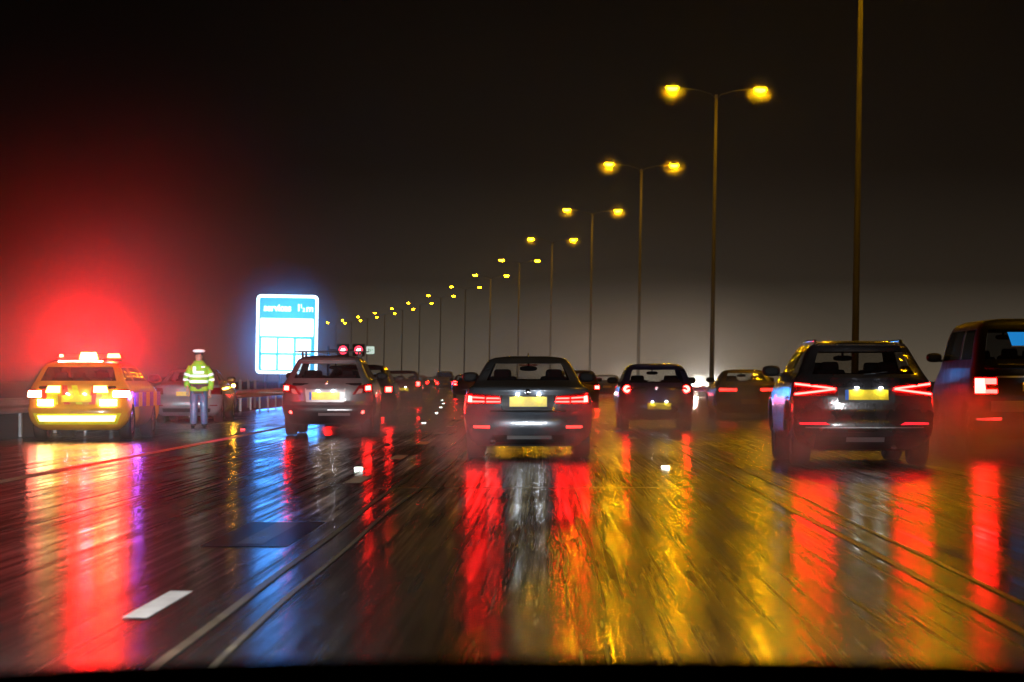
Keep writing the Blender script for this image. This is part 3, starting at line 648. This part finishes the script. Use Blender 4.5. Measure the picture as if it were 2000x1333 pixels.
# ------------------------------------------------------------------ police officer
SKIN = pbr('skin', (.28, .15, .10), .5); LIME = pbr('lime high visibility cloth', (.20, .42, .008), .7, noise=.2, nscale=9, bump=.4, bscale=16)
REFT = pbr('silver reflective tape', (.92, .95, .93), .4); DARKC = pbr('dark cloth', (.012, .012, .02), .8); NAVY = pbr('wet dark blue trousers', (.05, .09, .17), .35, noise=.3)
HAIR = pbr('dark hair', (.015, .01, .008), .6)
x, y = pos(387, 86)
P = empty('person', (x, y, 0), radians(6)); P.scale = (.98, .98, .975)
tag(P, 'police officer in lime high visibility jacket and white topped cap standing on the shoulder', 'person')
def skin(name, pts, edges, m, parent, root=0, sub=1):
    me = bpy.data.meshes.new(name); me.from_pydata([p[:3] for p in pts], edges, []); me.materials.append(m)
    o = bpy.data.objects.new(name, me); col.objects.link(o); o.parent = parent
    sk = o.modifiers.new('s', 'SKIN'); sk.use_smooth_shade = True
    ly = me.skin_vertices[0].data if me.skin_vertices else None
    if ly is None:
        me.attributes.new; 
    for i, p in enumerate(pts):
        ly[i].radius = (p[3], p[4] if len(p) > 4 else p[3]); ly[i].use_root = (i == root)
    ss = o.modifiers.new('u', 'SUBSURF'); ss.levels = sub; ss.render_levels = sub
    return o
pts = [(0, 0, .95, .15, .11), (0, 0, 1.15, .13, .10), (0, 0, 1.35, .15, .11), (0, 0, 1.47, .09, .08), (0, -.005, 1.54, .065), (0, -.01, 1.60, .085, .10), (0, -.015, 1.67, .105, .125), (0, -.01, 1.74, .08, .09)]
ed = [(i, i+1) for i in range(7)]
def chain(start, ps):
    pr = start
    for p in ps:
        pts.append(p); ed.append((pr, len(pts)-1)); pr = len(pts)-1
    return pr
for sg in (-1, 1):
    chain(0, [(sg*.10, 0, .86, .095), (sg*.115, -.01-.05*(sg > 0), .50, .062), (sg*.12, .02, .28, .055), (sg*.125, .03, .09, .04), (sg*.14, -.09, .045, .038)])
    if sg < 0: w_ = chain(2, [(-.19, 0, 1.43, .06), (-.29, .02, 1.18, .045), (-.27, -.10, .98, .034), (-.255, -.14, .92, .026)])
    else: w_ = chain(2, [(.19, 0, 1.43, .06), (.27, .02, 1.17, .045), (.26, -.03, .93, .034), (.255, -.05, .86, .026)])
    hx, hy, hz = pts[w_][:3]; pm = chain(w_, [(hx, hy-.02, hz-.06, .034, .016)])
    for i_, (dx_, ln) in enumerate(((-.027, .07), (-.009, .08), (.009, .078), (.027, .062))):
        chain(pm, [(hx+dx_, hy-.03, hz-.10, .009), (hx+dx_, hy-.045, hz-.10-ln*.5, .0085), (hx+dx_*.9, hy-.035, hz-.10-ln*.9, .007)])
    chain(w_, [(hx-sg*.035, hy-.035, hz-.04, .010), (hx-sg*.045, hy-.05, hz-.075, .009)])
body = skin('body', pts, ed, SKIN, P)
for sg in (-1, 1): MB().ell((sg*.032, -.103, 1.675), (.013, .008, .008), 8, 6).build('eye', DARKC, body, True)
MB().ell((0, -.115, 1.645), (.014, .02, .025), 8, 6).build('nose', SKIN, body, True)
MB().box((0, -.105, 1.60), (.05, .008, .01)).build('mouth', pbr('lips', (.2, .07, .06), .5), body)
for sg in (-1, 1): MB().ell((sg*.083, 0, 1.665), (.012, .02, .032), 8, 6).build('ear', SKIN, body, True)
MB().ell((0, .012, 1.705), (.092, .105, .07), 14, 8).build('hair', HAIR, P, True)
cap = MB(); cap.ell((0, 0, 1.80), (.150, .15, .048), 20, 8, .9)
cp = cap.build('cap', pbr('white cap cover', (.85, .85, .86), .5), P, True)
MB().tube([(0, 0, 1.725), (0, 0, 1.775)], [.100, .106], 20).build('cap_band', DARKC, cp, True)
MB().ell((0, -.12, 1.738), (.075, .06, .010), 14, 6).build('cap_peak', pbr('gloss black peak', (.01, .01, .01), .1), cp, True)
jk = MB()
jk.tube([(0, 0, .86), (0, 0, .95), (0, 0, 1.10), (0, 0, 1.30), (0, 0, 1.42), (0, 0, 1.495), (0, 0, 1.575)], [.22, .225, .215, .225, .225, .16, .098], 20, r2=[.15, .155, .15, .155, .14, .10, .075])
jo = jk.build('jacket', LIME, P, True)
def sleeve(p): return MB().tube(p, [.085, .08, .068, .07, .065], 14).build('sleeve', LIME, jo, True)
SL = [(-.17, 0, 1.43), (-.235, .01, 1.32), (-.305, .02, 1.17), (-.285, -.05, 1.06), (-.265, -.11, .97)]
SR = [(.17, 0, 1.43), (.23, .01, 1.32), (.29, .02, 1.16), (.285, -.01, 1.03), (.26, -.035, .90)]
sleeve(SL); sleeve(SR)
for z in (1.215, 1.085):
    MB().tube([(0, 0, z-.032), (0, 0, z+.032)], [.226, .228], 20, r2=[.160, .160]).build('reflective_band', REFT, jo, True)
for SS, sg in ((SL, -1), (SR, 1)):
    for (cx, cy, cz, r) in ((sg*.268, .013, 1.245, .079), (sg*.298, .008, 1.12, .075)):
        MB().tube([(cx-sg*.010, cy, cz+.03), (cx+sg*.006, cy, cz-.03)], [r, r], 14).build('reflective_band', REFT, jo, True)
MB().box((-.10, -.153, 1.36), (.075, .02, .15)).build('reflective_patch', REFT, jo, bevel=.006)
MB().box((.0, -.158, 1.30), (.25, .02, .055)).build('reflective_patch', REFT, jo, bevel=.006)
MB().box((.10, -.125, 1.425), (.09, .02, .03)).build('reflective_patch', REFT, jo, bevel=.006)
MB().tube([(0, 0, .80), (0, 0, .87), (0, 0, 1.03)], [.19, .20, .232], 20, r2=[.14, .15, .162]).build('jacket_skirt', DARKC, P, True)
for sg in (-1, 1):
    MB().tube([(sg*.10, 0, .86), (sg*.115, -.01-.05*(sg > 0), .50), (sg*.12, .02, .28), (sg*.125, .03, .10)], [.115, .088, .085, .080], 14).build('trouser_leg', NAVY, P, True)
    b_ = MB().ell((sg*.135, -.035, .05), (.052, .145, .048), 12, 8, .8); b_.tube([(sg*.127, .03, .06), (sg*.125, .03, .16)], [.056, .06], 12); b_.build('boot', pbr('black boot', (.01, .01, .01), .25), P, True)
OFF = P

# ------------------------------------------------------------------ lamp columns down the middle
lean = radians(1.0)
PROTO = {}
def lamp_column(i, px, h, label, far):
    k = h/15.2; y = F/k; x = (px-VX)/k - 15.8*sin(lean)
    if far in PROTO:
        o = PROTO[far].copy(); col.objects.link(o)
        def cp(s_, d_):
            for ch in s_.children:
                q = ch.copy(); col.objects.link(q); q.parent = d_; cp(ch, q)
        cp(PROTO[far], o)
    else:
        o = empty('lamp_column', (0, 0, 0)); PROTO[far] = o
        sm_ = SODFAR if far else SODIUM
        pl = MB().tube([(0, 0, 0), (0, 0, 1.2), (0, 0, 1.22), (0, 0, 16.0)], [.15, .15, .125, .072], 10).build('column', COLSTEEL, o, True)
        MB().box((0, -.13, .7), (.13, .03, .45)).build('column_door', COLSTEEL, pl, bevel=.005)
        for sg in (-1, 1):
            MB().tube([(0, 0, 15.75), (sg*.25, 0, 16.02), (sg*.9, 0, 16.22), (sg*1.95, 0, 16.33)], [.03, .024, .02, .018], 8).build('bracket_arm', pbr('dark bracket', (.02, .02, .018), .8, spec=.1), o, True)
            hx = sg*2.3
            ln = MB().box((hx, 0, 16.40), (.85, .36, .13), tap=.7).build('lantern', pbr('grey lantern casing', (.25, .24, .22), .4, .3), o, bevel=.03)
            if far: MB().ell((hx, 0, 16.29), (.26, .18, .13), 8, 4).build('lantern_bowl', sm_, ln, True)
            else: MB().ell((hx, 0, 16.29), (.29, .20, .14), 10, 5).build('lantern_bowl', sm_, ln, True)
    o.location = (x, y, 0); o.rotation_euler = (0, lean, heading(y))
    tag(o, label, 'street lamp', 'twin-arm lamp columns along the central reservation')
cols = [(1683, 885, 'nearest lamp column, rising from behind the black sport utility car past the top edge'),
 (1399, 568, 'tall twin arm lamp column with the two biggest lit lanterns'),
 (1253, 420, 'tall twin arm lamp column rising behind the dark blue hatchback'),
 (1157, 331, 'twin arm lamp column, first one right of the grey saloon'),
 (1078.5, 274, 'twin arm lamp column rising behind the right half of the grey saloon roof'),
 (1014.5, 233, 'twin arm lamp column rising behind the middle of the grey saloon roof'),
 (958.5, 203.5, 'twin arm lamp column rising behind the left end of the grey saloon roof'),
 (909, 181, 'twin arm lamp column, first one left of the grey saloon'),
 (861, 164, 'twin arm lamp column rising above the pale far van'),
 (820, 149.5, 'far lamp column just left of the one above the pale far van'),
 (786, 138.5, 'far lamp column rising behind the dark red hatchback'),
 (751, 130, 'far lamp column above the dark tall car behind the silver crossover'),
 (717.5, 122.5, 'far lamp column just above the white gantry plate'),
 (686, 116, 'far lamp column above the two red speed signals'),
 (656, 111, 'farthest lamp column, leftmost lamps beside the blue services sign')]
for i, (px, h, lb_) in enumerate(cols): lamp_column(i, px, h, lb_, i > 6)
# two more columns beside and behind the camera, whose light falls on the near road
s0 = 15.2*F/1540
for yy, lb_ in ((42.0, 'lamp column off to the right of the photo beside the people carrier'), (-12.0, 'lamp column behind the camera on the central reservation')):
    o = PROTO[False].copy(); col.objects.link(o)
    def cp(s_, d_):
        for ch in s_.children:
            q = ch.copy(); col.objects.link(q); q.parent = d_; cp(ch, q)
    cp(PROTO[False], o); o.location = (11.2, yy, 0); o.rotation_euler = (0, lean, 0)
    tag(o, lb_, 'street lamp', 'twin-arm lamp columns along the central reservation')

# ------------------------------------------------------------------ guard rails
def guard_rail(name, lat, y0, y1, label, facing):
    r0 = empty(name, (rx(lat, y0), y0, 0)); o = Vector((rx(lat, y0), y0, 0))
    prof = [(0, .46), (.05, .50), (.05, .56), (0, .605), (.05, .65), (.05, .71), (0, .755)]
    ys = [y0+i*4 for i in range(int((y1-y0)/4)+1)]; vs = []; fs = []; n_ = len(prof)
    for y in ys:
        for (a, z) in prof: vs.append(Vector((rx(lat, y)+facing*a, y, z))-o)
        for (a, z) in reversed(prof): vs.append(Vector((rx(lat, y)+facing*(a-.012), y, z))-o)
    m_ = 2*n_
    for i in range(len(ys)-1):
        for j in range(m_): fs.append((i*m_+j, i*m_+(j+1) % m_, (i+1)*m_+(j+1) % m_, (i+1)*m_+j))
    mesh('rail', vs, fs, STEEL, r0)
    pm = None
    for i, y in enumerate(ys[:60]):
        if pm is None:
            pm = MB().box((0, 0, .36), (.06, .11, .72)).build('post', STEEL, r0, bevel=.004); q = pm
        else: q = pm.copy(); col.objects.link(q)
        q.parent = r0; q.location = Vector((rx(lat, y)-facing*.05, y, 0))-o
    tag(r0, label, 'guard rail')
guard_rail('guard_rail', -10.05, 30, 420, 'steel guard rail along the left hard shoulder, glowing red behind the officer', 1)
guard_rail('guard_rail', 10.25, 30, 420, 'steel guard rail of the central reservation behind the cars on the right', -1)
guard_rail('guard_rail', 12.35, 30, 420, 'steel guard rail on the far side of the central reservation', 1)
fc = empty('verge_fence', (-12.2, 60, 0)); tag(fc, 'row of pale upright marker posts on the verge behind the left guard rail', 'fence')
for px_ in (430, 446, 455, 468, 484, 497):
    kk = 55 if px_ < 470 else 50
    MB().box(((px_-VX)/kk+12.2, F/kk-60, .55), (.10, .08, 1.1)).build('post', pbr('pale timber', (.35, .33, .30), .6), fc, bevel=.01)
MB().box((-.1, 45, .62), (7.5, .04, .03)).build('wire', STEEL, fc)

# ------------------------------------------------------------------ services sign
kk = 27.2; y = F/kk; x = (557.5-VX)/kk
sg_ = empty('services_sign', (x, y, 0), 0); sg_.rotation_euler = (0, lean, 0)
tag(sg_, 'big glowing blue and white services sign on the left verge', 'road sign')
SWH = glow('glowing white sign face', (.80, .97, 1.0), 3.0); SBL = glow('glowing blue sign face', (.05, .60, 1.0), 1.0)  # sign faces glow in place of headlight returned by their sheeting
def rrect(w, h, r, n=5):
    p = []
    for cx, cz, a0 in ((w/2-r, h/2-r, 0), (-w/2+r, h/2-r, 90), (-w/2+r, -h/2+r, 180), (w/2-r, -h/2+r, 270)):
        for i in range(n+1):
            a = radians(a0+90*i/n); p.append((cx+r*cos(a), cz+r*sin(a)))
    return p
def panel(name, w, h, r, cx, cz, yb, yf_, m, parent):
    p = rrect(w, h, r); n_ = len(p)
    vs = [(cx+a, yb, cz+b) for a, b in p]+[(cx+a, yf_, cz+b) for a, b in p]
    fs = [tuple(range(n_)), tuple(range(2*n_-1, n_-1, -1))]+[(i, n_+i, n_+(i+1) % n_, (i+1) % n_) for i in range(n_)]
    return mesh(name, vs, fs, m, parent)
W_, H_ = 121/kk, 155/kk; zc = CAMZ+(HY-653.5)/kk
panel('sign_back', W_-.02, H_-.02, .3, 0, zc, .10, .02, pbr('grey sign back', (.2, .2, .2), .5, .4), sg_)
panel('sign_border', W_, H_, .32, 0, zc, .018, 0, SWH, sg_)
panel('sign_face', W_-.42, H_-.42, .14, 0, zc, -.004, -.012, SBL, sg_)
top = zc+H_/2
def sx_(f): return (f-580)/7.41/kk      # zoomed column / row to metres on the board
def sz_(f): return top-(f-118)/7.41/kk
for (a, b, c0, c1) in ((187, 968, 455, 725), (205, 440, 742, 968), (455, 688, 745, 968), (708, 935, 750, 965), (208, 435, 988, 1210), (455, 680, 985, 1210), (708, 930, 985, 1210)):
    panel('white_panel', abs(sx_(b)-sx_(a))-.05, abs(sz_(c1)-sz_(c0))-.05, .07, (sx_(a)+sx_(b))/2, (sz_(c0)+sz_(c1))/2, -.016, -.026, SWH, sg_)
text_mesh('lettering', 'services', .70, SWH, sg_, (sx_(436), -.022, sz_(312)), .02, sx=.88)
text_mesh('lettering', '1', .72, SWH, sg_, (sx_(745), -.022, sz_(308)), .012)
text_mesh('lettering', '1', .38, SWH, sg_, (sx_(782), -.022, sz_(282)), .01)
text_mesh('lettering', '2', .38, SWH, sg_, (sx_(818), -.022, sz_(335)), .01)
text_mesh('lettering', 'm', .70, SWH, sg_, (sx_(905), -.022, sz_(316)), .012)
for sxx in (-1.5, -.5, .5, 1.5):
    MB().tube([(sxx, .2, 0), (sxx, .2, zc+H_*.35)], .07, 10).build('post', STEEL, sg_, True)
sl = light('added_halo_light', 'AREA', (0, -.3, zc), 1700, (.0, .26, 1.0), sg_, shape='RECTANGLE', size=W_, size_y=H_); sl.rotation_euler = (pi/2, 0, pi)  # added blue lamp that lights the mist before the sign
sl.rotation_euler = (-pi/2, 0, 0)

# ------------------------------------------------------------------ speed signal gantry
kk = 16.; y = F/kk
g = empty('signal_gantry', ((640-VX)/kk, y, 0)); tag(g, 'overhead arm with two lit red ring speed signals and a white plate', 'gantry')
zt = CAMZ+(HY-684)/kk
MB().tube([(0, .3, 0), (0, .3, zt+.5)], [.2, .14], 10).build('post', COLSTEEL, g, True)
MB().tube([(0, .3, zt), (5.6, .3, zt)], .09, 8).build('cross_arm', COLSTEEL, g, True)
RING = glow('red ring lamps', (1, .03, .06), 9); DIG = glow('white digit lamps', (1, .85, .85), 7)
for px_ in (669.5, 700):
    cx = (px_-640)/kk
    sb = panel('signal_box', 1.5, 1.5, .1, cx, zt, .12, -.05, BLACK, g)
    vs = []; fs = []; n_ = 28
    for i in range(n_):
        a = 2*pi*i/n_
        for r in (.40, .48):
            vs.append((cx+r*cos(a), -.06, zt+r*sin(a))); vs.append((cx+r*cos(a), -.075, zt+r*sin(a)))
    for i in range(n_):
        j = (i+1) % n_
        fs += [(i*4+1, i*4+3, j*4+3, j*4+1), (i*4, i*4+1, j*4+1, j*4), (i*4+2, j*4+2, j*4+3, i*4+3)]
    mesh('signal_ring', vs, fs, RING, sb)
    text_mesh('speed_digits', '60', .50, DIG, sb, (cx, -.07, zt), .012)
cx = (723-640)/kk
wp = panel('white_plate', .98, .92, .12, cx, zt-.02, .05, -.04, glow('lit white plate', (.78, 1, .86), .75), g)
text_mesh('plate_lettering', '21', .48, pbr('black lettering', (.01, .01, .01), .6), wp, (cx-.08, -.05, zt-.04), .012)
mesh('plate_arrow', [(cx+.24, -.05, zt+.08), (cx+.24, -.05, zt-.10), (cx+.36, -.05, zt-.01), (cx+.24, -.045, zt+.08), (cx+.24, -.045, zt-.10), (cx+.36, -.045, zt-.01)], [(0, 1, 2), (3, 5, 4)], _m['black lettering'], wp)

# ------------------------------------------------------------------ oncoming cars beyond the reservation
def oncoming(px, k, label, pw, spec='hatch'):
    x, y = pos(px, k)
    c = Car('oncoming_car', spec, x, y, label, 'car', dk, detail=0, rz=heading(y)+pi, group='oncoming cars with lit headlamps beyond the central reservation')
    for sg in (-1, 1):
        c.patch('headlight', [(sg*.50, .62), (sg*.70, .62), (sg*.70, .75), (sg*.50, .75)], HEAD, .02, nx=3, nz=1, front=True)
        l_ = light('headlight_beam', 'SPOT', (sg*.6, c.yf(.68)+.12, .68), pw, (1.0, .86, .68), c.root, spot_size=radians(50), spot_blend=.8, shadow_soft_size=.09)
        l_.rotation_euler = (radians(91.5), 0, 0)
oncoming(1365, 30, 'oncoming car with dazzling headlamps between the dark blue hatchback and reddish brown saloon', 8788)
oncoming(1212, 23, 'oncoming car with headlamps half hidden left of the dark blue hatchback', 4732)
oncoming(1090, 16.5, 'oncoming car hidden behind the grey saloon with its headlamps lighting the mist', 6760)
oncoming(1010, 13.6, 'farther oncoming car hidden behind the grey saloon in the left of its cabin', 6760)
oncoming(938, 11.6, 'oncoming car with headlamps at the left edge of the grey saloon', 6760)
oncoming(850, 9.8, 'farthest oncoming car, its headlamps glaring just left of the pale far van', 6760)

# ------------------------------------------------------------------ the car the picture is taken from
eg = empty('own_car', (0, 2.0, 0)); tag(eg, 'car the photo is taken from, only its black bonnet edge showing along the bottom', 'car')
vs = []; fs = []; nx, ny = 16, 8
for j in range(ny+1):
    for i in range(nx+1):
        a = -1+2*i/nx; b = j/ny
        vs.append((a*.82*(1-.08*b), b*1.15-.05, .865-.02*b-.05*b*b-.035*abs(a)**3-.10*max(0, b-.8)*3))
for j in range(ny):
    for i in range(nx): q = j*(nx+1)+i; fs.append((q, q+1, q+nx+2, q+nx+1))
bo = mesh('bonnet', vs, fs, pbr('black satin paint', (.001, .001, .001), 1.0, spec=0), eg, True); bo.modifiers.new('s', 'SOLIDIFY').thickness = .02
MB().box((0, .55, .45), (1.62, 1.1, .55)).build('front_body', BLACK, eg, bevel=.08)
MB().box((0, 1.15, .42), (1.6, .16, .22)).build('bumper', BLACK, eg, bevel=.05)
for sg in (-1, 1):
    MB().ell((sg*.68, 1.13, .66), (.14, .05, .08), 12, 8).build('headlight', glow('own headlamp', (.9, .95, 1), 3), eg, True)
    l_ = light('headlight_beam', 'SPOT', (sg*.66, 1.28, .66), 62000 if sg < 0 else 20000, (.92, .95, .98), eg, spot_size=radians(18), spot_blend=.8, shadow_soft_size=.06)
    l_.rotation_euler = (radians(86.3 if sg < 0 else 88.6), 0, radians(7.2 if sg < 0 else .5))

# ------------------------------------------------------------------ tyre spray, road mist and added halo mists
def mist_mat(name, dens, colr=(1, 1, 1), g=.35, fall=1.4, nscale=1.5):
    m = bpy.data.materials.new(name); m.use_nodes = True; n = m.node_tree.nodes; l = m.node_tree.links
    n.remove(n['Principled BSDF']); v = n.new('ShaderNodeVolumePrincipled'); v.inputs['Color'].default_value = (*colr, 1); v.inputs['Anisotropy'].default_value = g
    t = n.new('ShaderNodeTexCoord'); ln = n.new('ShaderNodeVectorMath'); ln.operation = 'LENGTH'; l.new(t.outputs['Object'], ln.inputs[0])
    a = n.new('ShaderNodeMath'); a.operation = 'SUBTRACT'; a.inputs[0].default_value = 1; l.new(ln.outputs['Value'], a.inputs[1]); a.use_clamp = True
    p = n.new('ShaderNodeMath'); p.operation = 'POWER'; l.new(a.outputs[0], p.inputs[0]); p.inputs[1].default_value = fall
    nz = n.new('ShaderNodeTexNoise'); nz.inputs['Scale'].default_value = nscale; nz.inputs['Detail'].default_value = 2; l.new(t.outputs['Object'], nz.inputs[0])
    r = n.new('ShaderNodeMapRange'); r.inputs[1].default_value = .35; r.inputs[2].default_value = .65; r.inputs[3].default_value = .35; r.inputs[4].default_value = 1.3; l.new(nz.outputs[0], r.inputs[0])
    q = n.new('ShaderNodeMath'); q.operation = 'MULTIPLY'; l.new(p.outputs[0], q.inputs[0]); l.new(r.outputs[0], q.inputs[1])
    z = n.new('ShaderNodeMath'); z.operation = 'MULTIPLY'; l.new(q.outputs[0], z.inputs[0]); z.inputs[1].default_value = dens
    l.new(z.outputs[0], v.inputs['Density']); l.new(v.outputs[0], n['Material Output'].inputs['Volume'])
    return m
SPRAY = mist_mat('tyre spray', .36)
pm_ = MB().ell((0, 0, 0), (1, 1, 1), 16, 10)
def spray(x, y, z, r, m=SPRAY, label='pale spray thrown up behind the tyres'):
    o = pm_.build('spray_mist', m, None); o.location = (x, y, z); o.scale = r; tag(o, label, kind='stuff')
for c_, dz in ((BMW, 1.0), (SUV, 1.15), (QQ, 1.1), (FOX, 1.2), (VAN, 1.0)):
    x0, y0 = c_.root.location.x, c_.root.location.y
    for sg in (-1, 1): spray(x0+sg*.80, y0-.6, .34, (.75*dz, 2.8, .68*dz))
x0, y0 = QQ.root.location.x, QQ.root.location.y
spray(x0+1.5, y0+4, .5, (1.2, 6, 1.0)); x0, y0 = FOX.root.location.x, FOX.root.location.y; spray(x0+2.2, y0+3, .5, (1.6, 8, .9))
spray(POL.root.location.x-.3, POL.root.location.y+1.5, 2.0, (8.0, 9.0, 7.0), mist_mat('lit mist', .10, g=0, fall=3.6, nscale=1.2), 'added mist glowing red over the stopped police car')  # mist added to spread the red glare into a halo
spray(sg_.location.x, sg_.location.y-1.3, zc, (5.6, 2.4, 5.6), mist_mat('sign halo mist', .17, g=0, fall=1.3, nscale=.8), 'added mist glowing blue round the services sign')  # mist added so the sign gets a blue halo
spray(rx(12, 260), 260, 1.0, (15, 190, 7.5), mist_mat('far road mist', .017, g=.3, fall=1.2, nscale=1.0), 'bright mist hanging over the far carriageway')
for c_, dx_ in ((BMW, 1.9), (SUV, 1.9), (VAN, -1.3)):
    spray(c_.root.location.x+dx_, c_.root.location.y+2.5, .42, (1.1, 5.0, .75), SPRAY, 'warm spray drifting beside the moving cars')
MISTL = mist_mat('lantern halo mist', .22, g=.2, fall=2.2, nscale=.8)
for (px, h, _) in cols[1:5]:
    k = h/15.2
    for sg in (-1, 1): spray((px-VX)/k+sg*2.3, F/k, 16.3-sg*.04, (1.1, 1.1, 1.0), MISTL, 'added mist glowing gold round a street lantern')  # mist added to give the nearer lanterns a halo
spray((1365-VX)/30, F/30-3, .9, (3.2, 4, 2.6), mist_mat('headlamp halo mist', .5, g=.5, fall=2.0, nscale=.8), 'added mist glowing white in front of the dazzling headlamps')  # mist added as the bloom round these headlamps
# ------------------------------------------------------------------ mist of rain in the air
hz = MB().box((0, 440, 9.6), (420, 960, 21.4)).build('haze', None, None)
m = bpy.data.materials.new('rain haze'); m.use_nodes = True; n = m.node_tree.nodes; n.remove(n['Principled BSDF'])
v = n.new('ShaderNodeVolumePrincipled'); v.inputs['Density'].default_value = HAZE; v.inputs['Color'].default_value = (.95, .96, 1, 1); v.inputs['Anisotropy'].default_value = .72
m.node_tree.links.new(v.outputs[0], n['Material Output'].inputs['Volume']); hz.data.materials.clear(); hz.data.materials.append(m)
hz.location = (0, 0, 0); tag(hz, kind='stuff')
